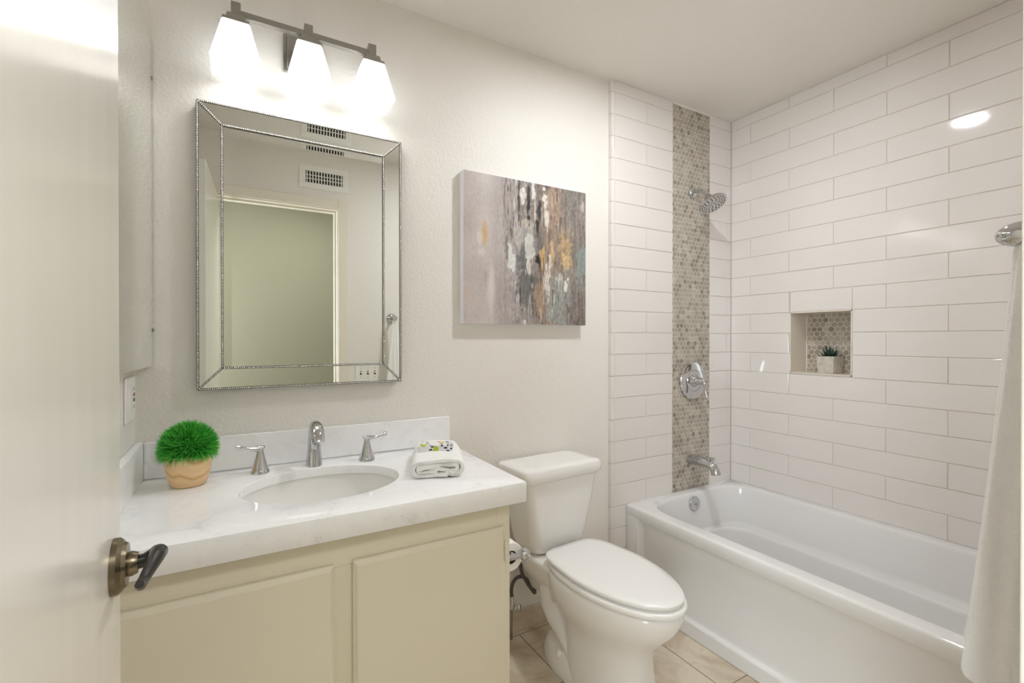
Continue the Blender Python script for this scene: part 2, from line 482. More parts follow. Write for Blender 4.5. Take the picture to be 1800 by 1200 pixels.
# door casing, jamb lining and stop
b = B()
cw, ct = 0.062, 0.0165
for (p, q, s, t) in ((OX1 + 0.004, OX1 + 0.004 + cw, 0, OZ + cw), (OX0 - 0.004 - cw, OX0 - 0.004, 0, OZ + cw), (OX0 - 0.004, OX1 + 0.004, OZ + 0.004, OZ + cw)):
    b.box(p, q, YF, YF + ct, s, t)
struct(b, 'trim_1', M['trim'], bevel=0.003)
b = B()
b.box(OX1 - 0.001, OX1 + 0.004, YF - TH - 0.002, YF + 0.001, 0, OZ); b.box(OX0 - 0.004, OX0 + 0.001, YF - TH - 0.002, YF + 0.001, 0, OZ); b.box(OX0, OX1, YF - TH - 0.002, YF + 0.001, OZ - 0.001, OZ + 0.004)
b.box(OX1 - 0.012, OX1, YF - 0.075, YF - 0.04, 0, OZ); b.box(OX0, OX1 - 0.012, YF - 0.075, YF - 0.04, OZ - 0.012, OZ)
struct(b, 'trim_2', M['trim'], bevel=0.002)

# open door, folded back against the left wall
piv = Vector((OX0, YF + 0.002, 0)); ang = math.radians(92.6)
X = Matrix.Translation(piv) @ Matrix.Rotation(ang, 4, 'Z')
DW = 0.66
door = B(X).box(0.002, DW, -0.035, 0, 0.008, 2.05).build('door_1', M['door'], bevel=0.0015)
tag(door, kind='structure')
rc = Vector((DW - 0.055, -0.035, 0.955))
b = B(X)
b.lathe([(0.0, 0.0), (0.0325, 0.0), (0.0325, 0.006), (0.029, 0.010), (0.027, 0.010), (0.025, 0.014), (0.0, 0.014)], rc, (0, -1, 0), 36)
b.lathe([(0.0, 0.013), (0.0135, 0.013), (0.0145, 0.018), (0.012, 0.024), (0.0, 0.024)], rc, (0, -1, 0), 24)
ro = b.build('handle_rosette', M['rosette'], door, smooth=35)
tag(ro, 'aged brass round rosette')
b = B(X)
b.tube([rc + Vector((0, -0.020, 0)), rc + Vector((0, -0.030, 0.001)), rc + Vector((0.001, -0.037, 0.004)), rc + Vector((-0.001, -0.0425, 0.008)), rc + Vector((-0.008, -0.0445, 0.0105)), rc + Vector((-0.022, -0.0430, 0.010)), rc + Vector((-0.042, -0.0390, 0.006)), rc + Vector((-0.060, -0.0350, 0.002)), rc + Vector((-0.072, -0.0330, 0.001)), rc + Vector((-0.079, -0.0330, 0.005))],
       [0.0085, 0.0082, 0.0085, 0.0092, 0.0094, 0.0085, 0.0068, 0.0056, 0.0056, 0.0042], 18)
tag(b.build('door_handle', M['bronze'], door), 'dark bronze curved door lever')
for z in (0.25, 1.85):
    b = B(X); b.lathe([(0.006, -0.045), (0.006, 0.045)], (0.0, 0.006, z), (0, 0, 1), 14); b.build('door_hinge', M['nickel'], door)

# ================================================================== vanity
CT, CB = 0.825, 0.768
CX1, CY0 = 0.955, -0.577
v = thing('vanity_cabinet', (0.46, -0.28, 0), 'cream painted vanity cabinet with two plain doors below the white worktop', 'cabinet')
b = B()
b.box(0.0, 0.018, -0.522, -0.002, 0.0, CB); b.box(0.904, 0.922, -0.522, -0.002, 0.0, CB)
b.box(0.018, 0.904, -0.522, -0.002, 0.09, 0.108); b.box(0.018, 0.904, -0.012, -0.002, 0.108, CB); b.box(0.018, 0.904, -0.47, -0.455, 0, 0.09)
b.build('carcass', M['cabinet'], v, bevel=0.001)
b = B()
b.box(0.0, 0.04, -0.540, -0.522, 0.09, CB); b.box(0.882, 0.922, -0.540, -0.522, 0.0, CB)
b.box(0.04, 0.882, -0.540, -0.522, 0.69, CB); b.box(0.04, 0.882, -0.540, -0.522, 0.09, 0.13); b.box(0.442, 0.492, -0.540, -0.522, 0.13, 0.69)
b.build('face_frame', M['cabinet'], v, bevel=0.0012)
def door_leaf(x0, x1):
    z0, z1, y0, y1 = 0.10, 0.70, -0.541, -0.558
    r = lambda d, y: [(x0 + d, y, z0 + d), (x1 - d, y, z0 + d), (x1 - d, y, z1 - d), (x0 + d, y, z1 - d)]
    return B().loft([r(0, y0), r(0, y1 + 0.009), r(0.010, y1), r(0.013, y1)]).build('door', M['cabinet'], v, bevel=0.0015)
door_leaf(0.022, 0.447)
dr = door_leaf(0.489, 0.899)
for z in (0.63, 0.20):
    b = B(); b.lathe([(0.0, -0.026), (0.0045, -0.026), (0.0045, -0.010)], (0.905, -0.546, z), (0, 0, 1), 12)
    b.lathe([(0.0045, -0.009), (0.0045, 0.009)], (0.905, -0.546, z), (0, 0, 1), 12); b.lathe([(0.0045, 0.010), (0.0045, 0.026), (0.0, 0.029)], (0.905, -0.546, z), (0, 0, 1), 12)
    b.build('hinge', M['cabinet'], dr)

# worktop with an oval cut-out, mitred apron, back and side splash
SC, SA, SB = Vector((0.4625, -0.292)), 0.207, 0.166
ang_list = sorted(set([2 * PI * i / 72 for i in range(72)]))
rx0, rx1, ry0, ry1 = 0.0015, CX1, CY0, -0.0015
for cx, cy in ((rx0, ry0), (rx1, ry0), (rx1, ry1), (rx0, ry1)):
    ang_list.append(math.atan2(cy - SC.y, cx - SC.x) % (2 * PI))
ang_list = sorted(set(round(a, 6) for a in ang_list))
def on_rect(a, d):
    dx, dy = math.cos(a), math.sin(a); t = 1e9
    if dx > 1e-9: t = min(t, (rx1 - d - SC.x) / dx)
    if dx < -1e-9: t = min(t, (rx0 + d - SC.x) / dx)
    if dy > 1e-9: t = min(t, (ry1 - d - SC.y) / dy)
    if dy < -1e-9: t = min(t, (ry0 + d - SC.y) / dy)
    return SC.x + dx * t, SC.y + dy * t
def on_oval(a, k):
    r = 1 / math.sqrt((math.cos(a) / (SA + k)) ** 2 + (math.sin(a) / (SB + k)) ** 2)
    return SC.x + r * math.cos(a), SC.y + r * math.sin(a)
O = lambda k, z: [(*on_oval(a, k), z) for a in ang_list]
R_ = lambda d, z: [(*on_rect(a, d), z) for a in ang_list]
counter_label = 'white quartz worktop with oval basin cut-out on the cream cabinet'
b = B()
b.loft([O(0, 0.7985), O(0, CT - 0.003), O(0.0012, CT - 0.0006), O(0.003, CT), R_(0.003, CT), R_(0.0008, CT - 0.0008), R_(0, CT - 0.003), R_(0, CB + 0.002), R_(0.002, CB), R_(0.02, CB), R_(0.02, 0.7985), O(0, 0.7985)], False, False)
tag(b.build('vanity_countertop', M['quartz'], smooth=50), counter_label, 'countertop')
tag(B().box(0.0215, CX1, -0.021, -0.0015, CT + 0.0003, 0.929).build('backsplash', M['quartz'], bevel=0.0018), 'long low quartz splash strip standing behind the faucet', 'backsplash')
tag(B().box(0.0015, 0.021, CY0, -0.0015, CT + 0.0003, 0.929).build('side_splash', M['quartz'], bevel=0.0018), 'short low quartz splash strip along the left wall under the outlet', 'backsplash')

sink = thing('undermount_sink', (SC.x, SC.y, 0.655), 'oval white undermount basin set into the quartz worktop', 'sink')
E_ = lambda a, c, z: [(SC.x + a * math.cos(2 * PI * j / 64), SC.y + c * math.sin(2 * PI * j / 64), z) for j in range(64)]
b = B()
b.loft([E_(0.228, 0.187, 0.790), E_(0.228, 0.187, 0.7975), E_(0.2125, 0.1715, 0.7975), E_(0.2115, 0.1705, 0.792), E_(0.206, 0.166, 0.765), E_(0.190, 0.151, 0.715), E_(0.155, 0.120, 0.678), E_(0.10, 0.078, 0.664), E_(0.026, 0.026, 0.660), E_(0.026, 0.026, 0.652),
        E_(0.105, 0.083, 0.656), E_(0.16, 0.126, 0.670), E_(0.197, 0.158, 0.71), E_(0.213, 0.173, 0.763), E_(0.216, 0.176, 0.790), E_(0.228, 0.187, 0.790)], False, False)
b.build('basin', M['porcelain'], sink, smooth=60)
b = B(); b.lathe([(0.0, 0.0), (0.0255, 0.0), (0.0255, 0.006), (0.021, 0.008), (0.018, 0.005), (0.0, 0.007)], (SC.x, SC.y, 0.6545), seg=24); b.build('drain', M['chrome'], sink)

# faucet, three pieces of one set
fc = thing('faucet', (0.463, -0.095, CT), 'chrome widespread faucet with two lever handles behind the oval basin', 'faucet')
b = B()
prof = [((0.463, -0.088, CT), 0.0200, 1.25), ((0.463, -0.088, 0.833), 0.0196, 1.22), ((0.463, -0.089, 0.862), 0.0168, 1.15), ((0.463, -0.090, 0.892), 0.0148, 1.1), ((0.463, -0.094, 0.918), 0.0142, 1.1),
        ((0.463, -0.103, 0.940), 0.0145, 1.05), ((0.463, -0.119, 0.953), 0.0150, 0.95), ((0.463, -0.140, 0.953), 0.0155, 0.9), ((0.463, -0.160, 0.942), 0.0157, 0.9), ((0.463, -0.175, 0.926), 0.0150, 0.9), ((0.463, -0.183, 0.913), 0.0135, 0.85)]
b.tube([p for p, _, _ in prof], [r * 1.28 for _, r, _ in prof], 24, flat=[f for _, _, f in prof], up=(0, 1, 0))
b.build('spout', M['chrome'], fc, smooth=60)
def faucet_handle(x, y, s):
    b = B(); b.lathe([(0.0, 0.0), (0.0255, 0.0), (0.0255, 0.006), (0.0235, 0.0095), (0.0200, 0.022), (0.0145, 0.042), (0.0105, 0.058), (0.0092, 0.066), (0.0, 0.066)], (x, y, CT), seg=28)
    h = b.build('handle', M['chrome'], fc, smooth=50)
    b = B()
    b.tube([(x - s * 0.013, y, CT + 0.078), (x - s * 0.006, y, CT + 0.074), (x + s * 0.006, y - 0.001, CT + 0.072), (x + s * 0.025, y - 0.003, CT + 0.074), (x + s * 0.045, y - 0.005, CT + 0.079), (x + s * 0.058, y - 0.006, CT + 0.083), (x + s * 0.063, y - 0.006, CT + 0.0835)],
           [0.004, 0.0085, 0.0095, 0.0062, 0.0062, 0.0080, 0.0072], 16, flat=[0.8, 0.9, 1, 0.9, 0.85, 0.95, 0.95])
    b.lathe([(0.0085, 0.064), (0.0085, 0.072)], (x, y, CT), seg=20)
    b.build('lever', M['chrome'], h, smooth=60)
faucet_handle(0.311, -0.103, -1)
faucet_handle(0.622, -0.113, 1)

# ================================================================== potted grass
pot = thing('potted_grass', (0.136, -0.138, CT), 'ball of bright green plastic grass in a round pale wood pot on the worktop', 'plant')
pc = (0.136, -0.138, CT + 0.0005)
b = B(); b.lathe([(0.0, 0.0), (0.036, 0.0), (0.042, 0.004), (0.048, 0.022), (0.0535, 0.05), (0.056, 0.078), (0.0565, 0.086), (0.053, 0.086), (0.051, 0.07), (0.0, 0.07)], pc, seg=40)
b.build('pot', M['wood'], pot, smooth=50)
b = B()
c0 = Vector((pc[0], pc[1], CT + 0.101))
for i in range(3600):
    z = random.uniform(-0.50, 1.0); a = random.uniform(0, 2 * PI); q = math.sqrt(1 - z * z)
    d = Vector((q * math.cos(a), q * math.sin(a), z))
    p0 = c0 + Vector((d.x * 0.046, d.y * 0.046, d.z * 0.048))
    g = (d + Vector((random.gauss(0, 0.30), random.gauss(0, 0.30), random.gauss(0.05, 0.30)))).normalized()
    L = random.uniform(0.026, 0.035)
    side = g.cross(Vector((random.gauss(0, 1), random.gauss(0, 1), random.gauss(0, 1)))).normalized()
    bend = side.cross(g) * random.uniform(-0.004, 0.004)
    p1 = p0 + g * (L * 0.55) + bend * 0.3; p2 = p0 + g * L + bend
    for p in (p1, p2):
        hr = math.hypot(p.x - pc[0], p.y - pc[1])
        if p.z < CT + 0.088 and hr < 0.062: p.z = CT + 0.088 + random.uniform(0, 0.004)
    wv_ = 0.0011
    b.add([p0 - side * wv_, p0 + side * wv_, p1 + side * wv_, p1 - side * wv_, p2], [(0, 1, 2, 3), (3, 2, 4)], 0, min(1, max(0, random.gauss(0.45, 0.25))))
b.ball((pc[0], pc[1], CT + 0.104), (0.046, 0.046, 0.044), 18, 12, 0)
gb = b.build('grass', M['grass'], pot, smooth=0, attr='shade'); gb['kind'] = 'stuff'

# ================================================================== folded towel and soap
T = Matrix.Translation((0.797, -0.295, CT)) @ Matrix.Rotation(math.radians(-20), 4, 'Z')
def ribbon(path, th):
    P = [Vector((p[0], 0, p[1])) for p in path]; A, Bn = [], []
    for i in range(len(P)):
        t = (P[min(i + 1, len(P) - 1)] - P[max(0, i - 1)]).normalized(); n = Vector((-t.z, 0, t.x))
        A.append(P[i] + n * th / 2); Bn.append(P[i] - n * th / 2)
    return A + Bn[::-1]
def arc(cx, cz, rx, rz, a0, a1, n=9):
    return [(cx + rx * math.cos(math.radians(a0 + (a1 - a0) * i / n)), cz + rz * math.sin(math.radians(a0 + (a1 - a0) * i / n))) for i in range(n + 1)]
outer = [(0.03, 0.0075), (0.0, 0.0075), (-0.03, 0.0075)] + arc(-0.052, 0.026, 0.0185, 0.0185, 270, 90) + [(-0.02, 0.0465), (0.0, 0.0475), (0.03, 0.0465)] + arc(0.054, 0.026, 0.0185, 0.0185, 90, -90) + [(0.042, 0.0085), (0.034, 0.012), (0.02, 0.0165)]
inner = [(0.0, 0.0150), (-0.02, 0.0150), (-0.040, 0.0160)] + arc(-0.0475, 0.0262, 0.0085, 0.0085, 260, 100) + [(-0.02, 0.0350), (0.01, 0.0362), (0.035, 0.0352)] + arc(0.0495, 0.0262, 0.0085, 0.0085, 90, -80) + [(0.035, 0.0170), (0.02, 0.0215), (0.0, 0.0256), (-0.036, 0.0256)]
tw = thing('folded_towel', (0.797, -0.295, CT), 'white hand towel folded flat on the worktop right of the basin', 'towel')
def towel_piece(path, th, y0, y1, name, n=12):
    sec = ribbon(path, th); b = B(T); rings = []
    for i in range(n + 1):
        f = i / n; y = y0 + (y1 - y0) * f; k = 1.0 + 0.03 * math.sin(PI * f); s = 1.0
        if i in (0, n): s = 0.965
        rings.append([((p.x) * (k * (0.985 if i in (0, n) else 1) * (1 - 0.05 * f)), y + 0.004 * math.sin(9 * p.x / 0.07), 0.0008 + p.z * (1 + 0.07 * math.sin(PI * f) + 0.03 * math.sin(20 * p.x + 3 * f))) for p in sec])
    b.loft(rings); return b.build(name, M['terry'], tw, smooth=60, bevel=0.003)
towel_piece(outer, 0.0118, -0.135, 0.135, 'outer_fold')
towel_piece(inner, 0.0118, -0.131, 0.130, 'inner_fold')

S = Matrix.Translation((0.789, -0.314, CT + 0.0555)) @ Matrix.Rotation(math.radians(-27), 4, 'Z')
b = B(S); b.box(-0.050, 0.050, -0.029, 0.029, 0, 0.021)
tag(b.build('soap_bar', M['soap'], bevel=0.002), 'small soap bar in lemon printed wrapping on top of the folded white towel', 'soap')

# ================================================================== vanity light
LY = -0.0975
vl = thing('vanity_light', (0.447, -0.01, 2.0), 'three lamp brushed nickel wall light with opal glass shades above the mirror', 'wall light')
b = B()
b.box(0.3825, 0.5015, -0.012, -0.0005, 2.094, 2.213)
q = lambda d, y: [(0.3825 + d, y, 2.094 + d), (0.5015 - d, y, 2.094 + d), (0.5015 - d, y, 2.213 - d), (0.3825 + d, y, 2.213 - d)]
b.loft([q(0.008, -0.012), q(0.010, -0.018), q(0.038, -0.030), q(0.040, -0.030)])
b.build('backplate', M['nickel'], vl, bevel=0.001)
b = B(); b.box(0.434, 0.460, LY, -0.028, 2.166, 2.188); b.box(0.262, 0.633, LY - 0.009, LY + 0.009, 2.168, 2.186)
b.build('crossbar', M['nickel'], vl, bevel=0.001)
sq = lambda x, h, z: [(x - h, LY - h, z), (x + h, LY - h, z), (x + h, LY + h, z), (x - h, LY + h, z)]
for x in (0.251, 0.447, 0.643):
    b = B(); b.loft([sq(x, 0.0125, 2.206), sq(x, 0.0125, 2.168), sq(x, 0.022, 2.166), sq(x, 0.0245, 2.156), sq(x, 0.0245, 2.150), sq(x, 0.034, 2.146), sq(x, 0.035, 2.138)])
    b.build('lamp_holder', M['nickel'], vl, bevel=0.0015)
    b = B(); b.loft([rrect(x - h, x + h, LY - h, LY + h, 0.006, z, 3) for h, z in ((0.034, 2.1378), (0.0365, 2.134), (0.0632, 2.018), (0.0625, 2.013), (0.0600, 2.013), (0.0590, 2.02), (0.034, 2.130))])
    shd = b.build('lamp_shade', M['opal'], vl, smooth=40)
    b = B(); b.ball((x, LY, 2.075), (0.024, 0.024, 0.028), 20, 12); b.lathe([(0.012, 2.098), (0.012, 2.129)], (x, LY, 0), seg=16); tag(b.build('bulb', M['bulb'], shd), 'lit bulb')

# ================================================================== framed mirror
MX0, MX1, MZ0, MZ1 = 0.1510, 0.7610, 1.0755, 1.9315
IX0, IX1, IZ0, IZ1 = 0.2130, 0.7010, 1.1375, 1.8720
FY, IY = -0.0293, -0.0238
mr = thing('wall_mirror', ((MX0 + MX1) / 2, -0.01, MZ0), 'rectangular mirror with wide mirrored frame and silver beading above the basin', 'mirror')
b = B(); b.box(MX0, MX1, -0.0215, -0.0005, MZ0, MZ1)
b.build('backing', M['beaddark'], mr)
s_ = 0.022; gy = -0.0225
gx0, gx1, gz0, gz1 = IX0 + 0.003, IX1 - 0.003, IZ0 + 0.003, IZ1 - 0.003
b = B()
b.add([(gx0 + s_, gy, gz0), (gx1, gy, gz0), (gx1, gy, gz1 - s_), (gx0 + s_, gy, gz1 - s_)], [(0, 1, 2, 3)])
b.add([(gx0, gy - 0.0009, gz0), (gx0 + s_, gy, gz0), (gx0 + s_, gy, gz1 - s_), (gx0, gy - 0.0009, gz1 - s_)], [(0, 1, 2, 3)])
b.add([(gx0, gy, gz1 - s_), (gx1, gy, gz1 - s_), (gx1, gy - 0.0010, gz1), (gx0, gy - 0.0010, gz1)], [(0, 1, 2, 3)])
tag(b.build('glass', M['mirror'], mr, smooth=0), 'bevelled central glass')
oc = [(MX0, MZ0), (MX1, MZ0), (MX1, MZ1), (MX0, MZ1)]; ic = [(IX0, IZ0), (IX1, IZ0), (IX1, IZ1), (IX0, IZ1)]
for i in range(4):
    k = (i + 1) % 4
    FP, IP = (FY, IY) if i == 2 else (-0.0262, -0.0262)      # only the top panel leans inward
    b = B(); b.add([(oc[i][0], FP, oc[i][1]), (oc[k][0], FP, oc[k][1]), (ic[k][0], IP, ic[k][1]), (ic[i][0], IP, ic[i][1]),
                    (oc[i][0], -0.0216, oc[i][1]), (oc[k][0], -0.0216, oc[k][1]), (ic[k][0], -0.0216, ic[k][1]), (ic[i][0], -0.0216, ic[i][1])],
                   [(0, 1, 2, 3), (0, 4, 5, 1), (1, 5, 6, 2), (2, 6, 7, 3), (3, 7, 4, 0), (7, 6, 5, 4)])
    b.build('frame_panel', M['mirror'], mr, smooth=0)
# channels and beads
ch = B(); bd = B()
def bead_run(p, q, w_, y0, y1, step=0.0052, r=0.0025):
    p, q = Vector((p[0], 0, p[1])), Vector((q[0], 0, q[1])); d = (q - p); L = d.length; d.normalize(); nn = Vector((-d.z, 0, d.x))
    def sec(c, y): return [c + nn * w_ + Vector((0, y + 0.003, 0)), c + nn * w_ + Vector((0, y - 0.0002, 0)), c - nn * w_ + Vector((0, y - 0.0002, 0)), c - nn * w_ + Vector((0, y + 0.003, 0))]
    ch.loft([sec(p, y0), sec(q, y1)])
    n = int(L / step)
    for i in range(n + 1):
        c = p.lerp(q, i / n); y = y0 + (y1 - y0) * i / n
        bd.ball((c.x, y - 0.0008, c.z), r, 8, 5)
for i in range(4):
    k = (i + 1) % 4
    bead_run(oc[i], oc[k], 0.0034, FY, FY); bead_run(ic[i], ic[k], 0.0033, -0.0268, -0.0268); bead_run(oc[i], ic[i], 0.0033, FY, -0.0268)
ch.build('bead_channel', M['beaddark'], mr, smooth=0)
bd.build('beading', M['mirrortrim'], mr, smooth=80)

# frameless mirror panel on the left wall
sm = thing('frameless_mirror', (0.02, -0.38, 1.15), 'frameless mirror panel on the left wall, half hidden behind the open door', 'mirror')
B().box(0.0005, 0.038, -0.755, -0.005, 1.152, 2.083).build('backing', M['trim'], sm)
B().box(0.0382, 0.0418, -0.757, -0.004, 1.150, 2.085).build('glass', M['mirror'], sm, smooth=0)
for z in (1.976, 1.251):
    b = B(); b.box(0.042, 0.0445, -0.009, -0.004, z - 0.005, z + 0.005); b.build('clip', M['nickel'], sm, bevel=0.0008)

# electrical outlet under it
ol = thing('wall_outlet', (0.003, -0.10, 1.005), 'white outlet plate with red and black buttons on the left wall', 'outlet')
B().box(0.0003, 0.006, -0.158, -0.042, 1.005, 1.125).build('cover_plate', M['plastic'], ol, bevel=0.002)
b = B(); b.box(0.006, 0.0085, -0.089, -0.056, 1.032, 1.099); b.build('receptacle', M['plastic'], ol, bevel=0.0008)
b = B(); b.box(0.0085, 0.0095, -0.081, -0.065, 1.070, 1.079); b.build('reset_button', M['red'], ol)
b = B(); b.box(0.0085, 0.0095, -0.081, -0.065, 1.056, 1.065); b.build('test_button', M['black'], ol)
for z in (1.086, 1.038):
    b = B(); b.box(0.0084, 0.0088, -0.078, -0.076, z, z + 0.008); b.box(0.0084, 0.0088, -0.070, -0.068, z, z + 0.008); b.build('slots', M['dark'], ol)
b = B(); b.box(0.006, 0.0085, -0.145, -0.112, 1.032, 1.099); b.build('switch_paddle', M['plastic'], ol, bevel=0.0008)

# ================================================================== abstract canvas
PX0, PX1, PZ0, PZ1, PY = 1.0045, 1.6015, 1.2865, 1.8780, -0.0365
STROKES = [
    (0.154,0.602,0.03,0.099,(205,165,110),0.8),(0.114,0.577,0.03,0.066,(225,215,205),0.6),(0.13,0.479,0.036,0.033,(225,217,208),0.5),
    (0.203,0.23,0.035,0.233,(222,214,208),0.75),(0.041,0.191,0.035,0.065,(200,170,150),0.35),(0.16,0.316,0.018,0.066,(160,148,150),0.5),
    (0.278,0.593,0.023,0.281,(192,188,184),0.5),(0.32,0.529,0.013,0.102,(110,108,105),0.6),(0.401,0.662,0.024,0.138,(205,200,195),0.6),
    (0.374,0.168,0.046,0.16,(178,170,170),0.6),(0.323,0.88,0.039,0.113,(160,145,138),0.5),(0.387,0.878,0.016,0.126,(190,182,174),0.5),
    (0.467,0.634,0.074,0.104,(190,190,185),0.6),(0.481,0.705,0.068,0.035,(196,180,168),0.6),(0.447,0.447,0.033,0.092,(95,98,98),0.65),
    (0.481,0.24,0.068,0.151,(105,104,102),0.75),(0.481,0.089,0.054,0.07,(150,145,140),0.6),(0.361,0.43,0.029,0.103,(220,222,218),0.9),
    (0.454,0.91,0.027,0.058,(228,222,214),0.9),(0.416,0.859,0.011,0.103,(60,56,52),0.8),(0.497,0.882,0.016,0.128,(45,42,40),0.95),
    (0.531,0.945,0.012,0.07,(225,218,210),0.9),(0.549,0.795,0.008,0.106,(215,205,195),0.8),(0.584,0.811,0.02,0.071,(50,46,44),0.85),
    (0.57,0.692,0.014,0.094,(50,46,42),0.85),(0.626,0.912,0.023,0.071,(230,224,216),0.9),(0.647,0.772,0.023,0.083,(225,216,206),0.9),
    (0.508,0.545,0.041,0.07,(215,215,210),0.8),(0.497,0.393,0.019,0.058,(220,215,208),0.8),(0.579,0.575,0.035,0.071,(120,115,112),0.7),
    (0.577,0.456,0.02,0.047,(35,33,32),0.95),(0.463,0.017,0.013,0.016,(230,225,218),0.9),(0.734,0.879,0.051,0.181,(165,138,120),0.55),
    (0.612,0.483,0.02,0.083,(205,170,115),0.8),(0.69,0.525,0.023,0.072,(215,185,140),0.7),(0.815,0.535,0.057,0.135,(198,166,120),0.7),
    (0.815,0.474,0.03,0.073,(222,190,140),0.6),(0.584,0.197,0.035,0.142,(182,152,120),0.6),(0.748,0.178,0.096,0.17,(150,156,153),0.8),
    (0.654,0.319,0.026,0.155,(222,212,204),0.85),(0.763,0.336,0.037,0.036,(205,205,200),0.7),(0.815,0.278,0.015,0.043,(232,228,220),0.9),
    (0.961,0.459,0.047,0.138,(140,152,150),0.8),(0.853,0.895,0.061,0.123,(140,136,132),0.5),(0.945,0.857,0.047,0.087,(150,140,135),0.4),
    (0.968,0.898,0.016,0.038,(200,185,180),0.6),(0.838,0.34,0.012,0.015,(230,222,215),0.9),(0.992,0.662,0.009,0.025,(70,60,60),0.6),
    (0.883,0.095,0.031,0.099,(120,105,105),0.4),(0.427,0.227,0.011,0.069,(50,50,48),0.6),(0.521,0.265,0.014,0.058,(60,58,55),0.5),
]
BASE = [(0.0, (188, 177, 174)), (0.1, (192, 182, 178)), (0.172, (196, 187, 183)), (0.259, (178, 168, 165)), (0.348, (165, 155, 152)), (0.454, (142, 134, 130)), (0.563, (132, 122, 116)), (0.676, (160, 140, 124)), (0.793, (140, 128, 120)), (0.899, (132, 124, 118)), (1.0, (125, 115, 110))]

G = 190
ss, tt = np.meshgrid((np.arange(G) + 0.5) / G, (np.arange(G) + 0.5) / G)
def sm_noise(nx, ny):
    g = rng.rand(ny + 2, nx + 2); X_ = ss * nx; Y_ = tt * ny
    xi, yi = X_.astype(int), Y_.astype(int); fx, fy = X_ - xi, Y_ - yi; fx = fx * fx * (3 - 2 * fx); fy = fy * fy * (3 - 2 * fy)
    return (g[yi, xi] * (1 - fx) + g[yi, xi + 1] * fx) * (1 - fy) + (g[yi + 1, xi] * (1 - fx) + g[yi + 1, xi + 1] * fx) * fy
img = np.stack([np.interp(ss, [p for p, _ in BASE], [c[i] for _, c in BASE]) for i in range(3)], -1)
streak = sm_noise(60, 7) - 0.5; streak2 = sm_noise(110, 16) - 0.5; cloud = sm_noise(6, 6) - 0.5; fine = sm_noise(150, 60) - 0.5
rough_ = np.clip((ss - 0.22) / 0.15, 0.15, 1)
img += (cloud * 22)[..., None] + (streak * 30 * rough_)[..., None] + (streak2 * 22 * rough_)[..., None]
for s0, t0, hw, hh, c, a in STROKES:
    jag = 1 if s0 > 0.27 else 0.25
    n1, n2 = sm_noise(70, 9) - 0.5, sm_noise(40, 40) - 0.5
    d = np.sqrt(((ss - s0) / hw) ** 2 + ((tt - t0) / hh) ** 2) + jag * (0.9 * n1 + 0.8 * n2)
    k = np.clip((1.15 - d) / (0.35 if jag == 1 else 0.9), 0, 1); k = (k * k * (3 - 2 * k) * a)[..., None]
    img = img * (1 - k) + np.array(c, float) * k
hi = np.clip((sm_noise(95, 11) - 0.70) / 0.10, 0, 1) * np.clip((sm_noise(14, 5) - 0.35) / 0.3, 0, 1)
lo_ = np.clip((sm_noise(120, 13) - 0.74) / 0.08, 0, 1) * np.clip((sm_noise(12, 6) - 0.4) / 0.3, 0, 1)
zone = np.clip((ss - 0.26) / 0.06, 0, 1) * np.clip((0.86 - ss) / 0.1, 0, 1)
kh = (0.6 * hi * zone)[..., None]; img = img * (1 - kh) + np.array((218, 210, 200.)) * kh
kl = (0.55 * lo_ * zone)[..., None]; img = img * (1 - kl) + np.array((72, 64, 60.)) * kl
img += (fine * 34 * rough_)[..., None]
img = np.clip(img, 12, 242) * 1.05 / 255.0
img = np.clip(img, 0, 1)
img = np.where(img <= 0.04045, img / 12.92, ((img + 0.055) / 1.055) ** 2.4)
cv = B().box(PX0, PX1, PY, -0.001, PZ0, PZ1).build('abstract_canvas', M['canvas'], bevel=0.001)
tag(cv, 'square abstract canvas in mauve, grey, white and ochre on the wall above the toilet', 'painting')
vs = [(PX0 + (PX1 - PX0) * i / G, PY - 0.0006, PZ0 + (PZ1 - PZ0) * j / G) for j in range(G + 1) for i in range(G + 1)]
fs = [(j * (G + 1) + i, j * (G + 1) + i + 1, (j + 1) * (G + 1) + i + 1, (j + 1) * (G + 1) + i) for j in range(G) for i in range(G)]
b = B(); b.add(vs, fs)
pf = b.build('painted_face', M['paint'], cv, smooth=0)
at = pf.data.color_attributes.new('paint', 'FLOAT_COLOR', 'CORNER')
cols = np.ones((G, G, 4, 4), np.float32); cols[..., :3] = img[:, :, None, :]
at.data.foreach_set('color', cols.reshape(-1))

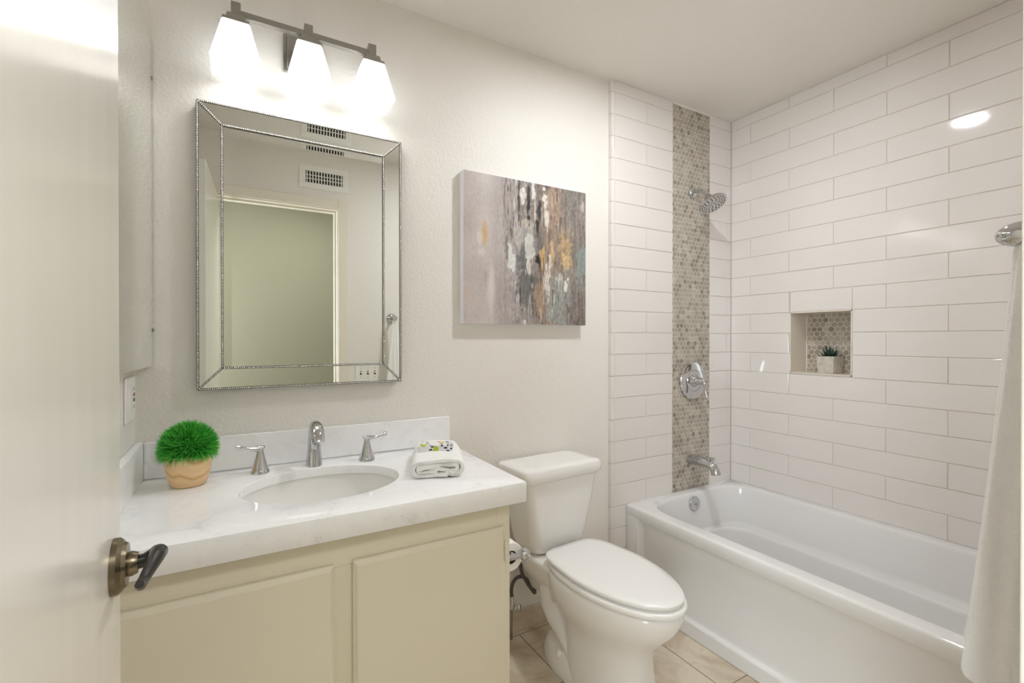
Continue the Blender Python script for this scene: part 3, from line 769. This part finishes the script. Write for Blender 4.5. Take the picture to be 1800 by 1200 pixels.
# ================================================================== bathtub
TX0, TX1, TY0, TY1, TZ = 1.858, 2.6475, -1.5505, -0.0265, 0.437
tub = thing('bathtub', (2.25, -0.79, 0), 'white alcove bathtub along the tiled wall under the shower', 'bathtub')
b = B()
L_ = lambda x0, x1, y0, y1, r, z: rrect(x0, x1, y0, y1, r, z, 10)
b.loft([L_(TX0 + 0.004, TX1, TY0, TY1, 0.004, 0.385), L_(TX0, TX1, TY0, TY1, 0.004, 0.40), L_(TX0, TX1, TY0, TY1, 0.004, 0.427), L_(TX0 + 0.002, TX1, TY0, TY1, 0.005, 0.433), L_(TX0 + 0.006, TX1, TY0, TY1, 0.007, 0.4362), L_(TX0 + 0.011, TX1, TY0, TY1, 0.010, TZ), L_(TX0 + 0.02, TX1, TY0, TY1, 0.012, TZ + 0.0005),
        L_(1.916, 2.612, -1.470, -0.062, 0.155, TZ + 0.0005), L_(1.922, 2.607, -1.462, -0.068, 0.15, TZ - 0.0005), L_(1.928, 2.602, -1.455, -0.073, 0.145, TZ - 0.004), L_(1.932, 2.599, -1.450, -0.077, 0.14, TZ - 0.011), L_(1.934, 2.597, -1.446, -0.079, 0.14, TZ - 0.022),
        L_(1.944, 2.585, -1.410, -0.088, 0.13, 0.33), L_(1.951, 2.575, -1.38, -0.095, 0.122, 0.262), L_(1.952, 2.573, -1.375, -0.096, 0.12, 0.252), L_(1.955, 2.568, -1.368, -0.100, 0.118, 0.247), L_(1.961, 2.560, -1.36, -0.105, 0.115, 0.2445), L_(1.978, 2.530, -1.33, -0.117, 0.108, 0.242), L_(1.983, 2.523, -1.323, -0.121, 0.106, 0.239), L_(1.985, 2.520, -1.318, -0.124, 0.105, 0.232), L_(1.986, 2.518, -1.31, -0.126, 0.104, 0.222),
        L_(1.994, 2.510, -1.25, -0.135, 0.10, 0.14), L_(2.010, 2.495, -1.21, -0.155, 0.09, 0.10), L_(2.05, 2.455, -1.15, -0.20, 0.07, 0.083), L_(2.20, 2.30, -0.8, -0.5, 0.04, 0.078)], False, True)
b.build('basin', M['tub'], tub, smooth=48)
b = B()
pr = [(TX0 + 0.004, 0.388), (TX0 + 0.016, 0.368), (TX0 + 0.021, 0.340), (TX0 + 0.024, 0.085), (TX0 + 0.019, 0.066), (TX0 + 0.006, 0.060), (TX0, 0.056), (TX0 - 0.001, 0.0), (TX0 + 0.04, 0.0), (TX0 + 0.04, 0.388)]
b.loft([[(x, y, z) for x, z in pr] for y in (TY0, TY1)])
for ya, yb in ((TY0, TY0 + 0.10), (TY1 - 0.10, TY1)):
    s1 = 1 if ya == TY0 else -1
    o1, i1 = (ya, yb) if s1 == 1 else (yb, ya)
    b.loft([[(TX0 + 0.0005, o1, 0.03), (TX0 + 0.0005, i1 - s1 * 0.03, 0.03), (TX0 + 0.026, i1, 0.03), (TX0 + 0.03, o1, 0.03)], [(TX0 + 0.002, o1, 0.395), (TX0 + 0.002, i1 - s1 * 0.03, 0.395), (TX0 + 0.026, i1, 0.395), (TX0 + 0.03, o1, 0.395)]])
b.build('apron', M['tub'], tub, smooth=60, bevel=0.004, seg=3)
b = B(); oc_ = (2.272, -0.086, 0.384)
b.lathe([(0.0, 0.0), (0.036, 0.0), (0.037, 0.003), (0.034, 0.007), (0.0, 0.009)], oc_, (0, -1, 0.08), 32)
op = b.build('overflow_plate', M['chrome'], tub, smooth=35)
b = B(); b.lathe([(0.0, 0.008), (0.006, 0.008), (0.005, 0.0115), (0.0, 0.0115)], oc_, (0, -1, 0.08), 12); b.build('screw', M['nickel'], op)

# ================================================================== shower fittings
SXc, SY = 2.3225, TY + 0.001 - 0.0035
sh = thing('showerhead', (SXc, SY, 1.99), 'chrome shower head on a short arm from the mosaic strip', 'shower head')
b = B(); b.lathe([(0.0, 0.0), (0.030, 0.0), (0.030, 0.004), (0.024, 0.011), (0.013, 0.017), (0.0, 0.017)], (SXc, SY, 1.997), (0, -1, 0), 28)
b.build('flange', M['chrome'], sh, smooth=50)
hc = Vector((SXc, -0.150, 1.910)); hn = Vector((0, -0.50, -0.87)).normalized()
nk = hc - hn * 0.048
b = B(); b.tube([(SXc, SY - 0.012, 1.997), (SXc, -0.055, 1.997), (SXc, -0.085, 1.990), (SXc, -0.108, 1.974), tuple(nk)], 0.0095, 16)
b.build('shower_arm', M['chrome'], sh, smooth=60)
b = B(); b.lathe([(0.0, -0.058), (0.011, -0.056), (0.016, -0.048), (0.016, -0.040), (0.021, -0.032), (0.032, -0.022), (0.052, -0.010), (0.068, -0.003), (0.0705, 0.002), (0.069, 0.007), (0.066, 0.008), (0.063, 0.0065), (0.0, 0.0075)], hc, hn, 44)
hd = b.build('spray_head', M['chrome'], sh, smooth=40)
b = B(); b.lathe([(0.0, 0.0072), (0.062, 0.0068), (0.062, 0.0078), (0.0, 0.0090)], hc, hn, 40)
fp = b.build('spray_plate', plain('grey_spray_plate', rgb(206, 205, 202), 0.35, 0.0), hd, smooth=30)
b = B(); R3 = Vector((0, 0, 1)).rotation_difference(hn).to_matrix()
for rr, nn_ in ((0.056, 20), (0.045, 15), (0.034, 11), (0.023, 7), (0.011, 4)):
    for i in range(nn_):
        a = 2 * PI * (i + 0.3 * (rr * 100 % 2)) / nn_
        b.lathe([(0.0028, 0.007), (0.0022, 0.0115), (0.0, 0.0118)], hc + R3 @ Vector((rr * math.cos(a), rr * math.sin(a), 0)), hn, 8, cap0=False)
nz = b.build('nozzles', M['black'], sh); nz['kind'] = 'stuff'

sv = thing('shower_valve', (SXc + 0.004, SY, 1.007), 'round chrome shower valve plate with lever on the mosaic strip', 'valve')
vc = (SXc + 0.004, SY, 1.007)
b = B(); b.lathe([(0.0, 0.0), (0.098, 0.0), (0.099, 0.004), (0.095, 0.009), (0.086, 0.011), (0.056, 0.012), (0.055, 0.0095), (0.053, 0.012), (0.0, 0.013)], vc, (0, -1, 0), 56)
b.build('escutcheon', M['chrome'], sv, smooth=35)
b = B(); b.lathe([(0.0, 0.010), (0.036, 0.010), (0.034, 0.016), (0.024, 0.026), (0.019, 0.040), (0.0155, 0.056), (0.0105, 0.068), (0.0, 0.071)], vc, (0, -1, 0), 32)
hb = b.build('handle_hub', M['chrome'], sv, smooth=50)
b = B(); y_ = SY
b.tube([(vc[0], y_ - 0.052, 1.012), (vc[0] + 0.002, y_ - 0.066, 1.008), (vc[0] + 0.004, y_ - 0.074, 0.994), (vc[0] + 0.006, y_ - 0.074, 0.970), (vc[0] + 0.008, y_ - 0.078, 0.945), (vc[0] + 0.009, y_ - 0.086, 0.926), (vc[0] + 0.009, y_ - 0.090, 0.922)],
       [0.010, 0.012, 0.0105, 0.008, 0.0085, 0.0095, 0.006], 16, flat=[1, 1, 0.8, 0.7, 0.65, 0.6, 0.6])
b.build('handle', M['chrome'], sv, smooth=60)

sp = thing('tub_spout', (SXc - 0.012, SY, 0.57), 'brushed chrome tub spout on the mosaic strip above the bathtub', 'spout')
px_ = SXc - 0.012
b = B(); b.tube([(px_, SY, 0.594), (px_, SY - 0.004, 0.594), (px_, SY - 0.05, 0.597), (px_, SY - 0.09, 0.598), (px_, SY - 0.118, 0.594), (px_, SY - 0.138, 0.583), (px_, SY - 0.150, 0.567), (px_, SY - 0.155, 0.553), (px_, SY - 0.156, 0.549)],
       [0.027, 0.0275, 0.0255, 0.0225, 0.0215, 0.0215, 0.0220, 0.0235, 0.0225], 24)
b.build('spout_body', M['chrome'], sp, smooth=60)
b = B(); b.lathe([(0.0, 0.0), (0.008, 0.0), (0.008, 0.012), (0.0125, 0.020), (0.0125, 0.026), (0.0, 0.028)], (px_, SY - 0.132, 0.603), seg=16)
b.build('diverter_knob', M['chrome'], sp, smooth=40)

# ================================================================== succulent in the niche
nl = thing('potted_succulent', (2.722, -0.503, NZ0 + 0.001), 'small dark succulent in a square concrete pot inside the tiled niche', 'plant')
X = Matrix.Translation((2.722, -0.503, NZ0 + 0.001)) @ Matrix.Rotation(math.radians(-4), 4, 'Z')
sqr = lambda h, z: [(-h, -h, z), (h, -h, z), (h, h, z), (-h, h, z)]
b = B(X); b.loft([sqr(0.036, 0.0), sqr(0.0405, 0.082), sqr(0.034, 0.082), sqr(0.032, 0.068)]); b.build('pot', M['concrete'], nl, bevel=0.002)
B(X).loft([sqr(0.0325, 0.069), sqr(0.0325, 0.071)]).build('soil', M['soil'], nl)
for ring, (cnt, el, ln, wd) in enumerate(((9, 20, 0.058, 0.010), (8, 45, 0.060, 0.011), (5, 70, 0.058, 0.010))):
    for i in range(cnt):
        a = 2 * PI * (i + 0.5 * ring) / cnt + random.uniform(-0.15, 0.15); e_ = math.radians(el + random.uniform(-7, 7)); Lf = ln * random.uniform(0.85, 1.1)
        d = Vector((math.cos(a) * math.cos(e_), math.sin(a) * math.cos(e_), math.sin(e_))); sd = Vector((-math.sin(a), math.cos(a), 0)); up = sd.cross(d) * -1
        if abs(up.z) > 0 and up.z < 0: up = -up
        o_ = Vector((math.cos(a) * 0.006, math.sin(a) * 0.006, 0.068))
        rings = []
        for f, k in ((0, 0.7), (0.2, 1.0), (0.45, 0.85), (0.7, 0.5), (0.9, 0.2), (1.0, 0.03)):
            c = o_ + d * Lf * f + Vector((0, 0, 1)) * (0.010 * f * f); h = wd * k
            if c.x > 0.038: c.x = 0.038
            rings.append([c + sd * h - up * 0.0, c + up * -0.35 * h, c - sd * h, c + up * 0.12 * h])
        B(X).loft(rings).build('leaf', M['succulent'], nl, smooth=50)

# ================================================================== toilet
TM = Matrix.Translation((1.341, -0.012, 0)) @ Matrix.Rotation(math.radians(4.0), 4, 'Z') @ Matrix.Scale(-1, 4, (0, 1, 0))   # local y points into the room
tl = thing('toilet', (1.36, -0.38, 0), 'white two piece toilet with closed elongated lid between vanity and bathtub', 'toilet')
def egg(a, yb, yf, z, n=56, pw=2.0, pb=2.9, tb=0.0):
    yc = yb + 0.40 * (yf - yb); out = []
    for j in range(n):
        t = 2 * PI * j / n; c_, s_ = math.cos(t), math.sin(t)
        p = pw if s_ > 0 else pb
        x = a * math.copysign(abs(c_) ** (2 / p), c_); y = (yf - yc if s_ > 0 else yc - yb) * math.copysign(abs(s_) ** (2 / p), s_)
        if y < 0: x *= 1 - tb * (abs(y) / (yc - yb)) ** 1.6
        out.append((x, yc + y, z))
    return out
b = B(TM)
b.loft([egg(0.106, 0.28, 0.628, 0.0, pw=2.7), egg(0.105, 0.28, 0.626, 0.02, pw=2.7), egg(0.100, 0.275, 0.616, 0.08, pw=2.7), egg(0.098, 0.268, 0.608, 0.15, pw=2.6), egg(0.102, 0.26, 0.612, 0.20, pw=2.4), egg(0.120, 0.25, 0.635, 0.245, pw=2.1), egg(0.142, 0.232, 0.672, 0.285), egg(0.156, 0.222, 0.706, 0.325),
        egg(0.161, 0.218, 0.722, 0.360), egg(0.160, 0.217, 0.723, 0.380), egg(0.155, 0.220, 0.716, 0.389), egg(0.13, 0.25, 0.69, 0.390)])
# ledge that carries the tank
b.loft([rrect(-0.085, 0.085, 0.06, 0.30, 0.05, 0.24), rrect(-0.112, 0.112, 0.035, 0.30, 0.05, 0.32), rrect(-0.128, 0.128, 0.022, 0.31, 0.04, 0.365), rrect(-0.130, 0.130, 0.02, 0.32, 0.04, 0.383), rrect(-0.124, 0.124, 0.026, 0.31, 0.036, 0.390)])
# foot and trapway
b.loft([egg(0.104, 0.112, 0.60, 0.0, pb=2.0), egg(0.105, 0.110, 0.60, 0.012, pb=2.0), egg(0.103, 0.116, 0.595, 0.035, pb=2.0), egg(0.092, 0.135, 0.58, 0.070, pb=2.0), egg(0.060, 0.17, 0.53, 0.098, pb=2.0)])
for s in (-1, 1):
    b.tube([(s * 0.046, 0.30, 0.335), (s * 0.050, 0.24, 0.320), (s * 0.050, 0.195, 0.272), (s * 0.046, 0.190, 0.215), (s * 0.042, 0.215, 0.165), (s * 0.044, 0.262, 0.140), (s * 0.048, 0.305, 0.112), (s * 0.050, 0.335, 0.075), (s * 0.050, 0.345, 0.03)], [0.048, 0.054, 0.055, 0.052, 0.047, 0.045, 0.043, 0.040, 0.036], 24)
b.build('bowl', M['porcelain'], tl, smooth=75)
b = B(TM)
b.loft([rrect(-0.108, 0.108, 0.035, 0.170, 0.05, 0.393), rrect(-0.126, 0.126, 0.020, 0.184, 0.045, 0.402), rrect(-0.134, 0.134, 0.014, 0.190, 0.04, 0.43), rrect(-0.160, 0.160, 0.008, 0.202, 0.034, 0.57), rrect(-0.179, 0.179, 0.006, 0.208, 0.03, 0.684)])
b.build('tank', M['porcelain'], tl, smooth=70)
b = B(TM)
b.loft([rrect(-0.188, 0.188, 0.004, 0.216, 0.032, 0.684), rrect(-0.195, 0.195, 0.003, 0.222, 0.034, 0.690), rrect(-0.197, 0.197, 0.002, 0.224, 0.034, 0.712), rrect(-0.195, 0.195, 0.003, 0.222, 0.034, 0.729), rrect(-0.189, 0.189, 0.008, 0.217, 0.032, 0.735), rrect(-0.15, 0.15, 0.03, 0.18, 0.03, 0.737)], True, True)
b.build('tank_lid', M['porcelain'], tl, smooth=60)
b = B(TM); b.loft([egg(0.158, 0.235, 0.730, 0.392, pb=4.5, tb=0.15), egg(0.162, 0.232, 0.734, 0.396, pb=4.5, tb=0.15), egg(0.162, 0.232, 0.734, 0.408, pb=4.5, tb=0.15), egg(0.158, 0.236, 0.729, 0.412, pb=4.5, tb=0.15)])
b.build('seat', M['seat'], tl, smooth=60)
b = B(TM); b.loft([egg(0.152, 0.222, 0.718, 0.4185, pb=7.0, tb=0.20), egg(0.157, 0.218, 0.724, 0.421, pb=7.0, tb=0.20), egg(0.158, 0.217, 0.725, 0.429, pb=7.0, tb=0.20), egg(0.154, 0.221, 0.720, 0.4335, pb=7.0, tb=0.20), egg(0.13, 0.245, 0.69, 0.436, pb=7.0, tb=0.20), egg(0.06, 0.36, 0.58, 0.4375, pb=3)])
b.build('seat_lid', M['seat'], tl, smooth=50)
for s in (-1, 1):
    b = B(TM); b.lathe([(0.0, 0.0), (0.016, 0.0), (0.016, 0.012), (0.013, 0.020), (0.0, 0.022)], (s * 0.083, 0.275, 0.064), seg=20); b.build('bolt_cap', M['plastic'], tl, smooth=50)
    b = B(TM); b.lathe([(0.0, 0.0), (0.012, 0.0), (0.012, 0.018), (0.0, 0.022)], (s * 0.07, 0.226, 0.396), seg=16); b.build('seat_hinge', M['seat'], tl, smooth=50)

b = B(TM); b.loft([rrect(-0.085, 0.085, 0.045, 0.160, 0.03, 0.3895), rrect(-0.085, 0.085, 0.045, 0.160, 0.03, 0.3935)]); b.build('gasket', M['dark'], tl)

# water supply
wsx = 1.213
st_ = thing('shutoff_valve', (wsx, -0.02, 0.12), 'chrome shut-off valve on the wall beside the toilet', 'valve')
b = B(); b.lathe([(0.0, 0.0), (0.024, 0.0), (0.020, 0.006), (0.0075, 0.008), (0.0075, 0.050), (0.0, 0.050)], (wsx, -0.0005, 0.150), (0, -1, 0), 20)
b.lathe([(0.0, -0.022), (0.011, -0.022), (0.012, 0.0), (0.010, 0.012), (0.008, 0.030), (0.0, 0.030)], (wsx, -0.05, 0.152), (0, 0, 1), 18)
b.build('valve_body', M['chrome'], st_, smooth=40)
b = B(); b.tube([(wsx + 0.006, -0.052, 0.143), (wsx + 0.022, -0.062, 0.136)], 0.004, 10); b.ball((wsx + 0.026, -0.066, 0.134), (0.012, 0.008, 0.016), 16, 10); b.build('valve_handle', M['chrome'], st_, smooth=60)
b = B(); b.lathe([(0.006, 0.0), (0.006, 0.120)], (wsx - 0.004, -0.05, 0.009), seg=14); b.build('pipe', M['nickel'], st_)
hp = [(wsx, -0.05, 0.181), (wsx - 0.003, -0.05, 0.205), (wsx + 0.003, -0.053, 0.237), (wsx + 0.022, -0.057, 0.256), (wsx + 0.048, -0.060, 0.252), (wsx + 0.076, -0.064, 0.222), (wsx + 0.094, -0.068, 0.195), (wsx + 0.094, -0.076, 0.184), (wsx + 0.080, -0.083, 0.197), (wsx + 0.050, -0.087, 0.240), (wsx + 0.024, -0.089, 0.288), (wsx + 0.012, -0.090, 0.345)]
def smooth_path(P, n=5):
    P = [Vector(p) for p in P]; out = []
    for i in range(len(P) - 1):
        p0, p1, p2, p3 = P[max(i - 1, 0)], P[i], P[i + 1], P[min(i + 2, len(P) - 1)]
        for k in range(n):
            t = k / n
            out.append(0.5 * ((2 * p1) + (p2 - p0) * t + (2 * p0 - 5 * p1 + 4 * p2 - p3) * t * t + (3 * p1 - p0 - 3 * p2 + p3) * t ** 3))
    return out + [P[-1]]
hs = thing('supply_hose', (wsx, -0.06, 0.18), 'dark grey braided water hose looping from the shut-off valve to the toilet tank', 'hose')
B().tube(smooth_path(hp), 0.0072, 14).build('hose', M['rubber'], hs, smooth=80)
b = B(); b.lathe([(0.0, 0.343), (0.008, 0.343), (0.008, 0.355), (0.013, 0.356), (0.013, 0.3905), (0.0, 0.391)], (wsx + 0.012, -0.090, 0.0), seg=18); b.build('coupling_nut', M['plastic'], hs, smooth=40)

# toilet paper on the vanity side
hx, hy, hz = 1.012, -0.40, 0.566
rx_ = 0.978
tp = thing('toilet_paper_holder', (0.9225, hy, hz), 'chrome toilet paper holder with ball ends on the right side of the vanity', 'holder')
for y in (hy - 0.072, hy + 0.072):
    b = B(); b.lathe([(0.0, 0.0), (0.019, 0.0), (0.019, 0.004), (0.012, 0.010), (0.009, 0.022), (0.0085, 0.080), (0.0, 0.082)], (0.9222, y, hz), (1, 0, 0), 22); b.ball((hx, y, hz), 0.0185, 22, 14)
    b.build('post', M['chrome'], tp, smooth=60)
b = B(); b.lathe([(0.0, -0.072), (0.0075, -0.072), (0.0075, 0.072), (0.0, 0.072)], (rx_, hy, hz), (0, 1, 0), 16); b.build('roller', M['chrome'], tp, smooth=50)
RO = 0.044
rl = thing('toilet_paper_roll', (rx_, hy, hz - 0.05), 'white toilet paper roll on the chrome holder beside the vanity', 'toilet paper')
rz = hz - 0.011
b = B(); b.lathe([(0.0205, -0.050), (RO - 0.0015, -0.050), (RO, -0.048), (RO, 0.048), (RO - 0.0015, 0.050), (0.0205, 0.050), (0.0205, -0.050)], (rx_, hy, rz), (0, 1, 0), 44, cap0=False, cap1=False)
b.build('paper', M['paper'], rl, smooth=40)
b = B(); b.lathe([(0.0203, -0.051), (0.0203, 0.051), (0.0190, 0.051), (0.0190, -0.051), (0.0203, -0.051)], (rx_, hy, rz), (0, 1, 0), 30, cap0=False, cap1=False); b.build('core', M['card'], rl, smooth=40)

# ================================================================== things on the door wall
hk = thing('towel_hook', (1.166, YF, 1.366), 'chrome round wall hook beside the door holding the white towel', 'hook')
b = B(); b.lathe([(0.0, 0.0), (0.035, 0.0), (0.035, 0.004), (0.028, 0.010), (0.011, 0.014), (0.009, 0.040), (0.009, 0.085), (0.0, 0.087)], (1.166, YF + 0.0005, 1.366), (0, 1, 0), 30); b.build('base', M['chrome'], hk, smooth=45)
b = B(); b.ball((1.166, YF + 0.094, 1.366), (0.0168, 0.0265, 0.0168), 26, 18); b.build('knob', M['chrome'], hk, smooth=70)

hx0 = 1.166
rings = []; NR, NS = 34, 64
for i in range(NR + 1):
    f = i / NR; z = 1.356 - 0.585 * f
    g = f ** 1.1
    ring = []
    for j in range(NS):
        a = 2 * PI * j / NS
        fold = 1 + 0.16 * math.sin(5 * a + 0.8) * (0.4 + 0.6 * f) + 0.09 * math.sin(9 * a + 2.1 + 1.5 * f)
        ax = (0.014 + 0.070 * g) * fold; ay = (0.016 + 0.034 * g) * fold
        cy_ = YF + 0.085 + 0.013 * g
        x = hx0 + 0.004 * g + ax * math.cos(a); y = max(cy_ + ay * math.sin(a), YF + 0.0035)
        zz = z - 0.045 * f ** 6 * (0.5 - 0.5 * math.sin(a - 0.6)) + 0.03 * f ** 6 * max(0, math.sin(a))
        ring.append((x, y, zz))
    rings.append(ring)
last = [Vector(p) for p in rings[-1]]; cen = sum(last, Vector()) / NS
rings.append([tuple(cen.lerp(p, 0.94) + Vector((0, 0, -0.003))) for p in last]); rings.append([tuple(cen.lerp(p, 0.5) + Vector((0, 0, 0.01))) for p in last])
b = B(); b.loft(rings)
ht = b.build('hanging_towel', M['bathterry'], smooth=80, sub=1)
tag(ht, 'white terry towel hanging from the round hook beside the door', 'towel')

b = B(); b.box(0.8095, OX1 - 0.0012, YF - 0.045, YF - 0.004, 0.885, 0.945); b.tube([(0.811, YF - 0.006, 0.915), (0.8095, YF + 0.010, 0.915), (0.812, YF + 0.022, 0.915)], [0.0022, 0.0022, 0.0018], 12, flat=[10, 10, 9], up=(0, 0, 1))
tag(b.build('strike_plate', M['nickel'], bevel=0.001), 'metal strike plate on the right door jamb', 'strike plate')

vt = thing('air_vent', (0.735, YF, 2.185), 'white slotted air vent above the doorway, seen in the mirror', 'vent')
b = B(); ax0, ax1, az0, az1 = 0.585, 0.885, 2.185, 2.335; o_ = 0.038
b.box(ax0, ax1, YF, YF + 0.006, az0, az0 + o_); b.box(ax0, ax1, YF, YF + 0.006, az1 - o_, az1); b.box(ax0, ax0 + o_, YF, YF + 0.006, az0 + o_, az1 - o_); b.box(ax1 - o_, ax1, YF, YF + 0.006, az0 + o_, az1 - o_)
b.build('frame', M['plastic'], vt, bevel=0.002)
B().box(ax0 + o_, ax1 - o_, YF, YF + 0.0006, az0 + o_, az1 - o_).build('duct_opening', M['dark'], vt)
b = B()
for i in range(13):
    x = ax0 + o_ + (i + 0.5) * (ax1 - ax0 - 2 * o_) / 13; b.box(x - 0.0032, x + 0.0032, YF + 0.003, YF + 0.0055, az0 + o_, az1 - o_)
for z in (2.249, 2.271): b.box(ax0 + o_, ax1 - o_, YF + 0.001, YF + 0.0035, z - 0.002, z + 0.002)
b.build('louvers', M['plastic'], vt)
swp = thing('switch_plate', (1.007, YF, 0.942), 'white three gang light switch plate on the door wall, seen low in the mirror', 'switch')
B().box(0.925, 1.089, YF, YF + 0.005, 0.942, 1.057).build('cover_plate', M['plastic'], swp, bevel=0.002)
for i in range(3):
    x = 0.961 + 0.046 * i
    b = B(); b.box(x - 0.006, x + 0.006, YF + 0.005, YF + 0.0056, 0.987, 1.012); b.build('toggle_slot', M['dark'], swp)
    b = B(); b.box(x - 0.0045, x + 0.0045, YF + 0.005, YF + 0.016, 0.998, 1.008); b.build('toggle', M['plastic'], swp, bevel=0.001)
    for z in (0.9685, 1.0305):
        b = B(); b.lathe([(0.0, 0.0), (0.0035, 0.0), (0.003, 0.0015), (0.0, 0.0018)], (x, YF + 0.0048, z), (0, 1, 0), 10); b.build('screw', M['nickel'], swp)

# recessed can light over the tub side of the room
cl = thing('recessed_light', (1.57, -0.72, H - 0.01), 'round recessed ceiling light in front of the tub, seen reflected in the tile', 'ceiling light')
b = B(); b.lathe([(0.062, -0.001), (0.064, -0.006), (0.088, -0.005), (0.092, -0.0005), (0.062, -0.0005)], (1.57, -0.72, H), (0, 0, 1), 40, cap0=False, cap1=False); b.build('trim_ring', M['plastic'], cl, smooth=40)
b = B(); b.lathe([(0.0, -0.0035), (0.0625, -0.0035), (0.0625, -0.0008), (0.0, -0.0008)], (1.57, -0.72, H), (0, 0, 1), 36); b.build('lens', M['lens'], cl, smooth=40)

bpy.context.view_layer.update()
for o in list(sc.objects):
    if '_org' in o: del o['_org']
